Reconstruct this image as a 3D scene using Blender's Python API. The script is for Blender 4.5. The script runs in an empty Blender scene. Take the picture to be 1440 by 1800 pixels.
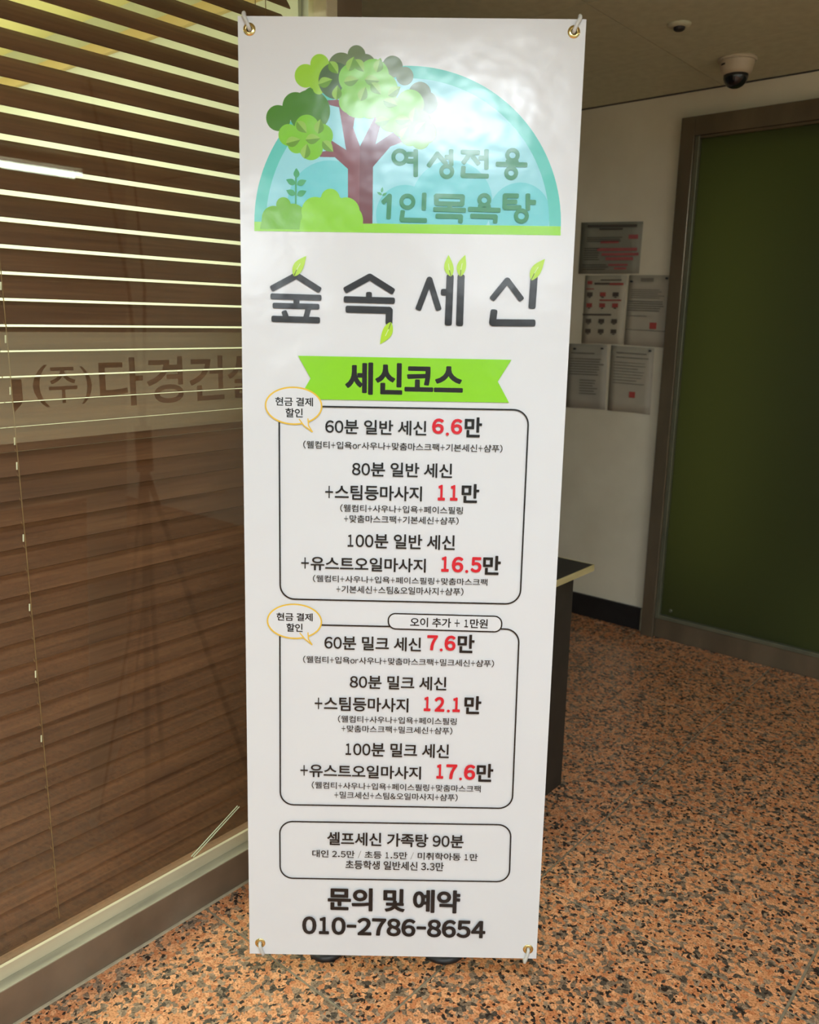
import bpy, bmesh, math, random
from mathutils import Vector, Matrix
random.seed(7)
SC = bpy.context.scene
COL = SC.collection

# ------------------------------------------------------------------ camera
CAM_H = 1.3749
cd = bpy.data.cameras.new('camera'); cam = bpy.data.objects.new('camera', cd); COL.objects.link(cam)
cd.sensor_fit = 'HORIZONTAL'; cd.sensor_width = 36.0
cd.lens = 1467.969 / 1440 * 36.0
cd.clip_start = .02; cd.clip_end = 60
Rw = Matrix(((0.7606544, 0.6489747, 0.01538549), (0.15481214, -0.15833438, -0.97517354), (-0.6304269, 0.7441519, -0.22090691)))
right, down, fwd = Rw[0], Rw[1], Rw[2]
cam.matrix_world = Matrix(((right[0], -down[0], -fwd[0], 0), (right[1], -down[1], -fwd[1], 0), (right[2], -down[2], -fwd[2], CAM_H), (0, 0, 0, 1)))
cd.dof.use_dof = True; cd.dof.focus_distance = 1.75; cd.dof.aperture_fstop = 5.6
SC.camera = cam

# ------------------------------------------------------------------ world, lights, exposure
w = bpy.data.worlds.new('world'); SC.world = w; w.use_nodes = True
w.node_tree.nodes['Background'].inputs[0].default_value = (.8, .85, .7, 1)
w.node_tree.nodes['Background'].inputs[1].default_value = .05
SC.view_settings.view_transform = 'Standard'; SC.view_settings.look = 'None'
SC.view_settings.exposure = 0; SC.view_settings.gamma = 1; SC.view_settings.use_curve_mapping = False
SC.cycles.max_bounces = 8; SC.cycles.transparent_max_bounces = 24
SC.cycles.sample_clamp_indirect = 6

def area(name, loc, size, power, color, rot=(0, 0, 0)):
    l = bpy.data.lights.new(name, 'AREA'); l.shape = 'RECTANGLE'; l.size, l.size_y = size
    l.energy = power; l.color = color
    o = bpy.data.objects.new(name, l); COL.objects.link(o); o.location = loc; o.rotation_euler = rot
    return o
WARM = (.88, 1.0, 1.15)
LAMP_NEAR = 26.0      # fitting above the place where the photographer stands
LAMP_REAR_FILL = 82.0     # unseen fittings added behind the camera to light the banner
LAMP_MID_FILL = 33.0      # unseen fitting added on the right to fill light on the blind
LAMP_OFFICE = 150.0

# ------------------------------------------------------------------ helpers
def link(o, parent=None):
    COL.objects.link(o)
    if parent: o.parent = parent
    return o
def empty(name, loc=(0, 0, 0), parent=None, **kw):
    o = bpy.data.objects.new(name, None); link(o, parent); o.location = loc; o.empty_display_size = .05
    for k, v in kw.items(): o[k] = v
    return o
def tag(o, **kw):
    for k, v in kw.items(): o[k] = v
    return o
def obj(name, bm, mat, parent=None, smooth=False, **kw):
    me = bpy.data.meshes.new(name); bm.to_mesh(me); bm.free()
    if smooth:
        for p in me.polygons: p.use_smooth = True
    me.materials.append(mat)
    o = bpy.data.objects.new(name, me); link(o, parent)
    for k, v in kw.items(): o[k] = v
    return o
def box(bm, x0, x1, y0, y1, z0, z1, bevel=0):
    m = Matrix.Translation(((x0 + x1) / 2, (y0 + y1) / 2, (z0 + z1) / 2)) @ Matrix.Diagonal((abs(x1 - x0), abs(y1 - y0), abs(z1 - z0), 1))
    r = bmesh.ops.create_cube(bm, size=1, matrix=m)
    if bevel:
        es = list({e for v in r['verts'] for e in v.link_edges})
        bmesh.ops.bevel(bm, geom=es, offset=bevel, segments=2, affect='EDGES', profile=.5)
    return bm
def boxo(name, dims, mat, parent=None, bevel=0, **kw):
    return obj(name, box(bmesh.new(), *dims, bevel=bevel), mat, parent, **kw)
def lathe(bm, prof, seg=32, M=Matrix()):
    rings = []
    for r, z in prof:
        rings.append([bm.verts.new(M @ Vector((max(r, 1e-5) * math.cos(a * 2 * math.pi / seg), max(r, 1e-5) * math.sin(a * 2 * math.pi / seg), z))) for a in range(seg)])
    for a, b in zip(rings, rings[1:]):
        for i in range(seg): bm.faces.new((a[i], a[(i + 1) % seg], b[(i + 1) % seg], b[i]))
    return bm
def tube(bm, pts, r, seg=10, cap=True):
    pts = [Vector(p) for p in pts]; rs = r if isinstance(r, (list, tuple)) else [r] * len(pts)
    prev = None; rings = []
    for i, p in enumerate(pts):
        d = (pts[min(i + 1, len(pts) - 1)] - pts[max(i - 1, 0)]).normalized()
        u = prev if prev is not None else (Vector((0, 0, 1)) if abs(d.z) < .9 else Vector((1, 0, 0)))
        u = (u - d * u.dot(d)).normalized(); prev = u; v = d.cross(u)
        rings.append([bm.verts.new(p + rs[i] * (math.cos(a * 2 * math.pi / seg) * u + math.sin(a * 2 * math.pi / seg) * v)) for a in range(seg)])
    for a, b in zip(rings, rings[1:]):
        for i in range(seg): bm.faces.new((a[i], a[(i + 1) % seg], b[(i + 1) % seg], b[i]))
    if cap:
        bm.faces.new(rings[0][::-1]); bm.faces.new(rings[-1])
    return bm

# ------------------------------------------------------------------ materials
def mat(name, color=(.5, .5, .5), rough=.5, metal=0, spec=.5):
    m = bpy.data.materials.new(name); m.use_nodes = True
    b = m.node_tree.nodes['Principled BSDF']
    b.inputs['Base Color'].default_value = (*color, 1); b.inputs['Roughness'].default_value = rough
    b.inputs['Metallic'].default_value = metal; b.inputs['Specular IOR Level'].default_value = spec
    return m
def N(m, t, **kw):
    n = m.node_tree.nodes.new(t)
    for k, v in kw.items():
        if k in n.inputs: n.inputs[k].default_value = v
        else: setattr(n, k, v)
    return n
def L(m, a, b): m.node_tree.links.new(a, b)
def srgb(r, g, b):
    f = lambda c: (c / 255 / 12.92) if c / 255 <= .04045 else ((c / 255 + .055) / 1.055) ** 2.4
    return (f(r), f(g), f(b))
def coords(m, scale=(1, 1, 1), kind='Object'):
    tc = N(m, 'ShaderNodeTexCoord'); mp = N(m, 'ShaderNodeMapping'); mp.inputs['Scale'].default_value = scale
    L(m, tc.outputs[kind], mp.inputs[0]); return mp.outputs[0]
def ramp(m, src, stops, mode='LINEAR'):
    r = N(m, 'ShaderNodeValToRGB'); r.color_ramp.interpolation = mode
    while len(r.color_ramp.elements) < len(stops): r.color_ramp.elements.new(.5)
    for e, (p, c) in zip(r.color_ramp.elements, stops): e.position = p; e.color = (*c, 1)
    L(m, src, r.inputs[0]); return r.outputs[0]
def bsdf(m): return m.node_tree.nodes['Principled BSDF']
def mottled(name, c1, c2, scale, rough=.6, metal=0, bump=0, spec=.5, stretch=(1, 1, 1)):
    m = mat(name, c1, rough, metal, spec); v = coords(m, stretch)
    n = N(m, 'ShaderNodeTexNoise', Scale=scale, Detail=5.0); L(m, v, n.inputs[0])
    L(m, ramp(m, n.outputs[0], [(.3, c1), (.7, c2)]), bsdf(m).inputs['Base Color'])
    if bump:
        b = N(m, 'ShaderNodeBump', Strength=bump, Distance=.002); L(m, n.outputs[0], b.inputs['Height']); L(m, b.outputs[0], bsdf(m).inputs['Normal'])
    return m

# polished pink granite
def granite():
    m = mat('granite', (.4, .2, .1), .22, 0, .45); b = bsdf(m)
    geo = N(m, 'ShaderNodeNewGeometry').outputs['Position']
    wn = N(m, 'ShaderNodeTexNoise', Scale=70.0, Detail=3.0); L(m, geo, wn.inputs[0])
    sub = N(m, 'ShaderNodeVectorMath', operation='SUBTRACT'); sub.inputs[1].default_value = (.5, .5, .5); L(m, wn.outputs[1], sub.inputs[0])
    sc = N(m, 'ShaderNodeVectorMath', operation='SCALE'); sc.inputs['Scale'].default_value = .013; L(m, sub.outputs[0], sc.inputs[0])
    add = N(m, 'ShaderNodeVectorMath', operation='ADD'); L(m, geo, add.inputs[0]); L(m, sc.outputs[0], add.inputs[1])
    v1 = N(m, 'ShaderNodeTexVoronoi', Scale=100.0); L(m, add.outputs[0], v1.inputs['Vector'])
    sep = N(m, 'ShaderNodeSeparateColor'); L(m, v1.outputs['Color'], sep.inputs[0])
    # large-scale clustering of the grey mica
    cl = N(m, 'ShaderNodeTexNoise', Scale=16.0, Detail=2.0); L(m, geo, cl.inputs[0])
    mx = N(m, 'ShaderNodeMath', operation='MULTIPLY_ADD'); mx.inputs[1].default_value = .9; L(m, cl.outputs[0], mx.inputs[0]); L(m, sep.outputs[0], mx.inputs[2])
    sbt = N(m, 'ShaderNodeMath', operation='SUBTRACT'); sbt.inputs[1].default_value = .45; L(m, mx.outputs[0], sbt.inputs[0])
    base = ramp(m, sbt.outputs[0], [(.0, srgb(210, 146, 100)), (.2, srgb(230, 166, 118)), (.36, srgb(200, 128, 84)), (.52, srgb(218, 152, 106)), (.61, srgb(166, 138, 112)), (.74, srgb(132, 110, 90)), (.93, srgb(84, 74, 64))], 'CONSTANT')
    f = N(m, 'ShaderNodeTexNoise', Scale=230.0, Detail=4.0); L(m, geo, f.inputs[0])
    fr = ramp(m, f.outputs[0], [(.36, (.5, .46, .42)), (.45, (.9, .89, .86)), (.6, (1.1, 1.1, 1.1))])
    mul = N(m, 'ShaderNodeMix', data_type='RGBA', blend_type='MULTIPLY'); mul.inputs[0].default_value = 1
    L(m, base, mul.inputs[6]); L(m, fr, mul.inputs[7])
    v2 = N(m, 'ShaderNodeTexVoronoi', Scale=150.0); L(m, add.outputs[0], v2.inputs['Vector'])
    s2 = N(m, 'ShaderNodeSeparateColor'); L(m, v2.outputs['Color'], s2.inputs[0])
    spk = N(m, 'ShaderNodeMath', operation='GREATER_THAN'); spk.inputs[1].default_value = .91; L(m, s2.outputs[1], spk.inputs[0])
    mb = N(m, 'ShaderNodeMix', data_type='RGBA'); L(m, spk.outputs[0], mb.inputs[0]); L(m, mul.outputs[2], mb.inputs[6]); mb.inputs[7].default_value = (*srgb(52, 42, 36), 1)
    L(m, mb.outputs[2], b.inputs['Base Color'])
    rn = N(m, 'ShaderNodeTexNoise', Scale=9.0, Detail=3.0); L(m, geo, rn.inputs[0])
    rr = N(m, 'ShaderNodeMapRange'); rr.inputs['To Min'].default_value = .17; rr.inputs['To Max'].default_value = .34; L(m, rn.outputs[0], rr.inputs[0]); L(m, rr.outputs[0], b.inputs['Roughness'])
    return m
M_granite = granite()
M_grout = mottled('grout', srgb(120, 108, 88), srgb(150, 138, 112), 60, .8)
M_wall = mottled('painted wall', srgb(242, 236, 212), srgb(230, 223, 198), 5, .6, bump=.05)
M_wall2 = mottled('lobby wall', srgb(196, 198, 190), srgb(184, 186, 178), 4, .6)
M_ceil = mottled('ceiling board', srgb(216, 218, 190), srgb(204, 206, 178), 30, .85, bump=.15)
M_black = mottled('black laminate', (.012, .012, .013), (.02, .02, .02), 20, .45)
M_darkpaint = mottled('black painted panel', srgb(40, 39, 35), srgb(50, 48, 43), 15, .5)
M_alu = mottled('aged aluminium', srgb(226, 216, 184), srgb(204, 194, 164), 25, .38, .3, stretch=(1, .2, 1))
M_ledge = mottled('dusty aluminium ledge', srgb(186, 180, 152), srgb(150, 146, 124), 30, .5, .2, stretch=(1, .2, 1))
M_bronze = mottled('dark stainless', srgb(140, 124, 104), srgb(116, 102, 84), 7, .28, .3)
M_doorframe = mottled('brown stainless door frame', srgb(136, 124, 102), srgb(112, 102, 84), 9, .24, .45, stretch=(1, 1, .3))
M_mould = mottled('satin moulding', srgb(128, 130, 108), srgb(112, 114, 96), 12, .4, .5)
M_sealant = mottled('sealant', srgb(190, 176, 146), srgb(168, 154, 126), 60, .7)
M_brass = mat('brass', srgb(226, 204, 140), .18, 1)
M_hook = mottled('milky plastic', srgb(214, 214, 206), srgb(196, 196, 190), 30, .3)
M_stand = mottled('black stand plastic', (.016, .017, .019), (.03, .03, .032), 30, .4)
M_white = mottled('white enamel', srgb(214, 202, 176), srgb(206, 194, 168), 9, .35)
M_smoke = mat('smoked dome', (.006, .008, .014), .06, 0, .8)
M_dark = mottled('dark plastic', (.02, .02, .02), (.03, .03, .03), 20, .5)
M_oak = mottled('plywood edge', srgb(196, 186, 138), srgb(172, 160, 112), 40, .6, stretch=(1, .15, 1))
M_pin = mottled('pin plastic', (.03, .035, .04), (.05, .05, .06), 20, .3)
M_cord = mottled('ladder cord', srgb(150, 118, 78), srgb(126, 96, 60), 60, .8)
M_reflection = mat('white rod', srgb(214, 220, 196), .3)
M_dowel = mottled('office wall', srgb(222, 224, 206), srgb(212, 214, 194), 3, .8)
M_officeceil = mottled('yellowish office ceiling', srgb(244, 234, 168), srgb(238, 226, 158), 3, .8)
M_tan = mottled('tan wall trim', srgb(216, 190, 132), srgb(206, 178, 120), 6, .6)
M_officefloor = mottled('office floor', srgb(206, 204, 184), srgb(190, 188, 168), 6, .5)
M_glint = mat('cord glint', srgb(236, 232, 206), .35)
def emis(name, c, s):
    m = mat(name, c, .5); b = bsdf(m); b.inputs['Emission Color'].default_value = (*c, 1); b.inputs['Emission Strength'].default_value = s; return m
M_tube = emis('lit tube', (.93, 1, .84), 17)
M_panel = emis('lit office panel', (1, .93, .52), 1.0)

# wood-print slat
def slatmat():
    m = mat('dark wood print', (.1, .06, .04), .42, 0, .35); b = bsdf(m)
    geo = N(m, 'ShaderNodeNewGeometry').outputs['Position']
    oi = N(m, 'ShaderNodeObjectInfo')
    off = N(m, 'ShaderNodeCombineXYZ'); mu = N(m, 'ShaderNodeMath', operation='MULTIPLY'); mu.inputs[1].default_value = 37; L(m, oi.outputs['Random'], mu.inputs[0]); L(m, mu.outputs[0], off.inputs[1])
    ad = N(m, 'ShaderNodeVectorMath', operation='ADD'); L(m, geo, ad.inputs[0]); L(m, off.outputs[0], ad.inputs[1])
    mp = N(m, 'ShaderNodeMapping'); mp.inputs['Scale'].default_value = (40, 3.2, 110); L(m, ad.outputs[0], mp.inputs[0])
    n1 = N(m, 'ShaderNodeTexNoise', Scale=1.0, Detail=6.0, Distortion=.6); n1.inputs['Roughness'].default_value = .62; L(m, mp.outputs[0], n1.inputs[0])
    mp2 = N(m, 'ShaderNodeMapping'); mp2.inputs['Scale'].default_value = (8, 2.5, 14); L(m, ad.outputs[0], mp2.inputs[0])
    n2 = N(m, 'ShaderNodeTexNoise', Scale=1.0, Detail=2.0); L(m, mp2.outputs[0], n2.inputs[0])
    c = ramp(m, n1.outputs[0], [(.25, srgb(94, 62, 46)), (.5, srgb(110, 74, 54)), (.72, srgb(124, 86, 62))])
    c2 = ramp(m, n2.outputs[0], [(.3, (.78, .76, .74)), (.7, (1.12, 1.08, 1.02))])
    mul = N(m, 'ShaderNodeMix', data_type='RGBA', blend_type='MULTIPLY'); mul.inputs[0].default_value = 1
    L(m, c, mul.inputs[6]); L(m, c2, mul.inputs[7])
    hs = N(m, 'ShaderNodeMapRange'); hs.inputs['To Min'].default_value = .86; hs.inputs['To Max'].default_value = 1.12; L(m, oi.outputs['Random'], hs.inputs[0])
    hv = N(m, 'ShaderNodeHueSaturation'); L(m, hs.outputs[0], hv.inputs['Value']); L(m, mul.outputs[2], hv.inputs['Color'])
    L(m, hv.outputs[0], b.inputs['Base Color'])
    return m
M_slat = slatmat()

def schlick(m, f0, boost=1.0):
    # reflectance of a thin pane, the same from either side
    g = N(m, 'ShaderNodeNewGeometry'); d = N(m, 'ShaderNodeVectorMath', operation='DOT_PRODUCT'); L(m, g.outputs['Normal'], d.inputs[0]); L(m, g.outputs['Incoming'], d.inputs[1])
    a = N(m, 'ShaderNodeMath', operation='ABSOLUTE'); L(m, d.outputs['Value'], a.inputs[0])
    b = N(m, 'ShaderNodeMath', operation='SUBTRACT', use_clamp=True); b.inputs[0].default_value = 1; L(m, a.outputs[0], b.inputs[1])
    c = N(m, 'ShaderNodeMath', operation='POWER'); c.inputs[1].default_value = 5; L(m, b.outputs[0], c.inputs[0])
    e = N(m, 'ShaderNodeMath', operation='MULTIPLY_ADD', use_clamp=True); e.inputs[1].default_value = (1 - f0) * boost; e.inputs[2].default_value = f0 * boost; L(m, c.outputs[0], e.inputs[0])
    return e.outputs[0]
def glassmat(name, tint, refl_boost=1.0):
    m = bpy.data.materials.new(name); m.use_nodes = True; nt = m.node_tree; nt.nodes.clear()
    out = N(m, 'ShaderNodeOutputMaterial'); tr = N(m, 'ShaderNodeBsdfTransparent'); tr.inputs[0].default_value = (*tint, 1)
    gl = N(m, 'ShaderNodeBsdfGlossy'); gl.inputs['Roughness'].default_value = .0
    mx = N(m, 'ShaderNodeMixShader'); L(m, schlick(m, .04, refl_boost), mx.inputs[0]); L(m, tr.outputs[0], mx.inputs[1]); L(m, gl.outputs[0], mx.inputs[2]); L(m, mx.outputs[0], out.inputs[0])
    return m
M_glass = glassmat('window glass', (.95, .97, .93), 1.0)
def filmmat():
    m = bpy.data.materials.new('frosted film'); m.use_nodes = True; nt = m.node_tree; nt.nodes.clear()
    out = N(m, 'ShaderNodeOutputMaterial'); tr = N(m, 'ShaderNodeBsdfTransparent'); tr.inputs[0].default_value = (.95, .95, .9, 1)
    df = N(m, 'ShaderNodeBsdfDiffuse'); df.inputs[0].default_value = (*srgb(226, 214, 180), 1)
    tl = N(m, 'ShaderNodeBsdfTranslucent'); tl.inputs[0].default_value = (*srgb(226, 214, 180), 1)
    a = N(m, 'ShaderNodeMixShader'); a.inputs[0].default_value = .4; L(m, df.outputs[0], a.inputs[1]); L(m, tl.outputs[0], a.inputs[2])
    mx = N(m, 'ShaderNodeMixShader'); mx.inputs[0].default_value = .20; L(m, tr.outputs[0], mx.inputs[1]); L(m, a.outputs[0], mx.inputs[2]); L(m, mx.outputs[0], out.inputs[0])
    return m
M_film = filmmat()
def frostmat():
    m = bpy.data.materials.new('green frosted glass'); m.use_nodes = True; nt = m.node_tree; nt.nodes.clear()
    out = N(m, 'ShaderNodeOutputMaterial')
    tl = N(m, 'ShaderNodeBsdfTranslucent'); tl.inputs[0].default_value = (*srgb(156, 160, 112), 1)
    df = N(m, 'ShaderNodeBsdfDiffuse'); df.inputs[0].default_value = (*srgb(58, 64, 44), 1)
    a = N(m, 'ShaderNodeMixShader'); a.inputs[0].default_value = .5; L(m, df.outputs[0], a.inputs[1]); L(m, tl.outputs[0], a.inputs[2])
    gl = N(m, 'ShaderNodeBsdfGlossy'); gl.inputs['Roughness'].default_value = .38; gl.inputs[0].default_value = (.8, .85, .7, 1)
    mx = N(m, 'ShaderNodeMixShader'); L(m, schlick(m, .03), mx.inputs[0]); L(m, a.outputs[0], mx.inputs[1]); L(m, gl.outputs[0], mx.inputs[2]); L(m, mx.outputs[0], out.inputs[0])
    return m
M_frost = frostmat()

# banner inks: same satin vinyl everywhere, only the colour changes
def ink(name, c):
    m = mat('ink ' + name, c, .21, 0, .58); b = bsdf(m)
    v = coords(m, (1, 1, 1))
    n = N(m, 'ShaderNodeTexNoise', Scale=7.0, Detail=3.0); L(m, v, n.inputs[0])
    n2 = N(m, 'ShaderNodeTexNoise', Scale=900.0, Detail=1.0); L(m, v, n2.inputs[0])
    # the crease that runs in from the upper right eyelet
    sp = N(m, 'ShaderNodeSeparateXYZ'); L(m, v, sp.inputs[0])
    def mth(op, a, b_=None):
        q = N(m, 'ShaderNodeMath', operation=op)
        for i, t in enumerate((a, b_)):
            if t is None: continue
            if isinstance(t, (int, float)): q.inputs[i].default_value = t
            else: L(m, t, q.inputs[i])
        return q.outputs[0]
    x, y = sp.outputs[0], sp.outputs[1]
    # distance from line through (.574,1.776) with direction (-.58,-.81)
    dx = mth('SUBTRACT', x, .574); dy = mth('SUBTRACT', y, 1.776)
    dist = mth('ABSOLUTE', mth('SUBTRACT', mth('MULTIPLY', dx, .81), mth('MULTIPLY', dy, .58)))
    along = mth('MULTIPLY', mth('ADD', mth('MULTIPLY', dx, .58), mth('MULTIPLY', dy, .81)), -1.0)
    fold = mth('MULTIPLY', mth('MAXIMUM', mth('SUBTRACT', 1.0, mth('DIVIDE', dist, .02)), 0), mth('MAXIMUM', mth('SUBTRACT', 1.0, mth('DIVIDE', along, .24)), 0))
    h = mth('ADD', mth('ADD', mth('MULTIPLY', n.outputs[0], 2.2), mth('MULTIPLY', n2.outputs[0], .012)), mth('MULTIPLY', fold, .32))
    bp = N(m, 'ShaderNodeBump', Strength=1.0, Distance=.0016); L(m, h, bp.inputs['Height']); L(m, bp.outputs[0], b.inputs['Normal'])
    return m
INK = {k: ink(k, srgb(*c)) for k, c in dict(white=(222, 224, 225), k=(20, 20, 22), r=(214, 32, 48), title=(34, 36, 40), lime=(140, 214, 32),
    gold=(232, 190, 66), teal=(96, 200, 188), sky=(150, 216, 226), cloud=(112, 206, 212), ground=(146, 216, 58), head=(46, 138, 92),
    trunk=(128, 74, 80), trunk2=(112, 62, 68), dark=(76, 134, 48), grey=(104, 124, 82), yellow=(152, 206, 54), deep=(76, 108, 66),  # grey foliage ink is paled, lamp glare put into its colour
    light=(132, 202, 76), mid=(120, 184, 62), front=(126, 200, 44), bush=(112, 184, 34), bush2=(140, 212, 44), sprout=(72, 168, 108),
    leafl=(176, 218, 44), leafd=(104, 156, 46), leafm=(150, 198, 84), pale=(226, 240, 190)).items()}

# ------------------------------------------------------------------ setting: floor
TP = .607; GX = -.945; GY = 1.022; G = .003
floor = boxo('floor', (-3.6, 3.0, -4.6, 3.5, -.08, -.0025), M_grout, kind='structure')
tiles = {}
kx0 = math.floor((-3.6 - GX) / TP); kx1 = math.ceil((3.0 - GX) / TP); ky0 = math.floor((-4.6 - GY) / TP); ky1 = math.ceil((3.5 - GY) / TP)
for i in range(kx0, kx1):
    for j in range(ky0, ky1):
        x0 = max(GX + i * TP + G, -3.6); x1 = min(GX + (i + 1) * TP - G, 3.0)
        y0 = max(GY + j * TP + G, -4.6); y1 = min(GY + (j + 1) * TP - G, 3.498)
        if y0 < 1.5 and x0 < -1.494:
            x0 = -1.494
        if x1 - x0 < .04 or y1 - y0 < .02: continue
        key = (round(x1 - x0, 3), round(y1 - y0, 3))
        if key not in tiles:
            bm = bmesh.new(); box(bm, 0, key[0], 0, key[1], -.012, 0)
            es = [e for e in bm.edges if all(v.co.z > -.001 for v in e.verts)]
            bmesh.ops.bevel(bm, geom=es, offset=.0008, segments=1, affect='EDGES')
            me = bpy.data.meshes.new('tile'); bm.to_mesh(me); bm.free(); me.materials.append(M_granite); tiles[key] = me
        o = bpy.data.objects.new('tile', tiles[key]); link(o, floor); o.location = (x0, y0, 0)

# ceiling with boards
CZ = 2.3
ceiling = boxo('ceiling', (-3.6, 3.0, -4.6, 3.5, CZ + .003, CZ + .1), M_dark, kind='structure')
pan = {}
for i in range(-4, 8):
    for j in range(-12, 3):
        x0 = -1.385 + i * .6; x1 = x0 + .6; y0 = 2.405 + j * .61; y1 = y0 + .61
        x0 = max(x0, -3.6); x1 = min(x1, 3.0); y0 = max(y0, -4.6); y1 = min(y1, 3.497)
        if x1 - x0 < .05 or y1 - y0 < .05: continue
        key = (round(x1 - x0, 3), round(y1 - y0, 3))
        if key not in pan:
            bm = box(bmesh.new(), .0016, key[0] - .0016, .0016, key[1] - .0016, 0, .004)
            me = bpy.data.meshes.new('ceiling_board'); bm.to_mesh(me); bm.free(); me.materials.append(M_ceil); pan[key] = me
        o = bpy.data.objects.new('ceiling_board', pan[key]); link(o, ceiling); o.location = (x0, y0, CZ)

# walls
wb = boxo('wall_back', (-3.6, -1.52, 3.5, 3.62, 0, CZ), M_wall, kind='structure')
box_bm = bmesh.new(); box(box_bm, -1.52, .35, 3.5, 3.62, 2.19, CZ); obj('door_header_wall', box_bm, M_wall, wb)
box_bm = bmesh.new(); box(box_bm, .35, 3.0, 3.5, 3.62, 0, CZ); obj('wall_panel', box_bm, M_wall, wb)
cr = bmesh.new(); box(cr, -3.6, 3.0, 3.492, 3.5, 2.296, 2.30); obj('ceiling_edge_strip', cr, M_dark, wb)  # thin dark strip along the top of the back wall
bb = boxo('baseboard_back', (-3.6, -1.545, 3.486, 3.5, 0, .107), M_black, kind='structure', bevel=.002)
cp = bmesh.new(); box(cp, -1.545, -1.535, 3.484, 3.5, .0, .105); obj('end_cap', cp, M_ledge, bb)
boxo('wall_right', (3.0, 3.12, -4.6, 3.62, 0, CZ), M_wall2, kind='structure')
boxo('wall_rear', (-1.6, 3.12, -4.72, -4.6, 0, CZ), M_wall2, kind='structure')
boxo('wall_alcove', (-3.72, -3.6, 1.56, 3.62, 0, CZ), M_wall2, kind='structure')
# partition between the office and the alcove
boxo('wall_partition', (-3.72, -1.545, 1.49, 1.56, 0, CZ), M_wall2, kind='structure')
# office behind the glass
boxo('wall_office', (-4.6, -4.5, -4.6, 1.49, 0, 2.25), M_dowel, kind='structure')
of = boxo('wall_office_end', (-4.5, -1.6, -4.7, -4.6, 0, 2.25), M_dowel, kind='structure')
boxo('floor_office', (-4.5, -1.561, -4.6, 1.49, -.05, 0), M_officefloor, kind='structure')
oc = boxo('ceiling_office', (-4.5, -1.62, -4.6, 1.49, 2.25, 2.33), M_officeceil, kind='structure')
boxo('wall_office_side', (-4.5, -1.62, 1.478, 1.489, 0, 2.25), M_dowel, kind='structure')
boxo('trim_1', (-4.5, -1.62, 1.462, 1.478, 2.135, 2.175), M_tan, kind='structure')
for x, y in ((-2.75, -.6),):
    t = empty('ceiling_light', (x, y, 2.25), label='lit yellow ceiling panel in the office behind the blind', category='light')
    obj('frame', box(bmesh.new(), -.31, .31, -.16, .16, -.012, -.001), M_white, t)
    obj('diffuser', box(bmesh.new(), -.29, .29, -.14, .14, -.014, -.0125), M_panel, t)
area('office_light', (-3.1, -.6, 2.2), (1.8, 3.0), LAMP_OFFICE, (.97, 1, .9))

# ------------------------------------------------------------------ window frame, glass and film
win = empty('window_1', (-1.49, -1.4, 0), kind='structure')
win_inv = Matrix.Translation((1.49, 1.4, 0))
def wpart(name, dims, m, parent=win, bevel=0, **kw):
    bm = box(bmesh.new(), *dims, bevel=bevel); bm.transform(win_inv); return obj(name, bm, m, parent, **kw)
Y0, Y1 = -4.6, 1.44
wpart('base_plate', (-1.545, -1.49, Y0, Y1, .0, .0865), M_bronze)
wpart('ledge', (-1.52, -1.4895, Y0, Y1, .0865, .0895), M_ledge, bevel=.0006)
wpart('glazing_bead', (-1.5253, -1.517, Y0, Y1, .0893, .118), M_alu, bevel=.001)
wpart('inner_sill', (-1.56, -1.5287, Y0, Y1, .0866, .089), M_dark)
wpart('sealant_bead', (-1.49, -1.483, Y0, Y1, .0, .004), M_sealant, bevel=.001)
wpart('head_frame', (-1.545, -1.49, Y0, Y1, 2.22, 2.298), M_alu, bevel=.001)
wpart('post', (-1.545, -1.485, 1.44, 1.475, 0, 2.298), M_alu, bevel=.002)
wpart('post_cover', (-1.545, -1.49, 1.475, 1.56, 0, 2.298), M_bronze, bevel=.002)
wpart('post', (-1.545, -1.485, -1.16, -1.12, .0896, 2.22), M_alu, bevel=.002)
wpart('glass_pane', (-1.5285, -1.5255, -1.12, Y1, .0896, 2.22), M_glass)
wpart('glass_pane', (-1.5285, -1.5255, Y0, -1.16, .0896, 2.22), M_glass)

def text_mesh(s, bold=0.0):
    c = bpy.data.curves.new('lettering', 'FONT'); c.body = s; c.size = 1; c.offset = bold; c.resolution_u = 4
    o = bpy.data.objects.new('lettering', c); COL.objects.link(o)
    dg = bpy.context.evaluated_depsgraph_get(); dg.update()
    me = o.evaluated_get(dg).to_mesh()
    vs = [(v.co.x, v.co.y) for v in me.vertices]; fs = [tuple(p.vertices) for p in me.polygons]
    o.evaluated_get(dg).to_mesh_clear(); bpy.data.objects.remove(o); bpy.data.curves.remove(c)
    return vs, fs
GL = {}
ADV = {**{c: .56 for c in '0123456789'}, '+': .6, '(': .36, ')': .36, '.': .3, '-': .42, '/': .44, '&': .7, ' ': .26, 'o': .58, 'r': .42}
GW = {**{c: .50 for c in '0123456789'}, '1': .34, '+': .46, 'o': .50, 'r': .34, '&': .62, '/': .30, '-': .32}
def glyph(ch, bold):
    k = (ch, bold)
    if k not in GL: GL[k] = text_mesh(chr(ord(ch) + 0xFEE0) if ch in ADV else ch, bold)
    return GL[k]
def line_mesh(s, bold):
    V = []; F = []; x = 0
    for ch in s:
        if ch == ' ': x += ADV[ch]; continue
        vs, fs = glyph(ch, bold); base = len(V)
        if ch in ADV:
            a = min(v[0] for v in vs); b = max(v[0] for v in vs); wd = GW.get(ch, b - a) + bold
            k = wd / (b - a); off = x + (ADV[ch] + bold - wd) / 2; ky = 1.0
            V += [(off + (v[0] - a) * k, v[1]) for v in vs]; x += ADV[ch] + bold
        else:
            V += [(x + v[0], v[1]) for v in vs]; x += .90 + bold * .3
        F += [tuple(i + base for i in f) for f in fs]
    return V, F
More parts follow.
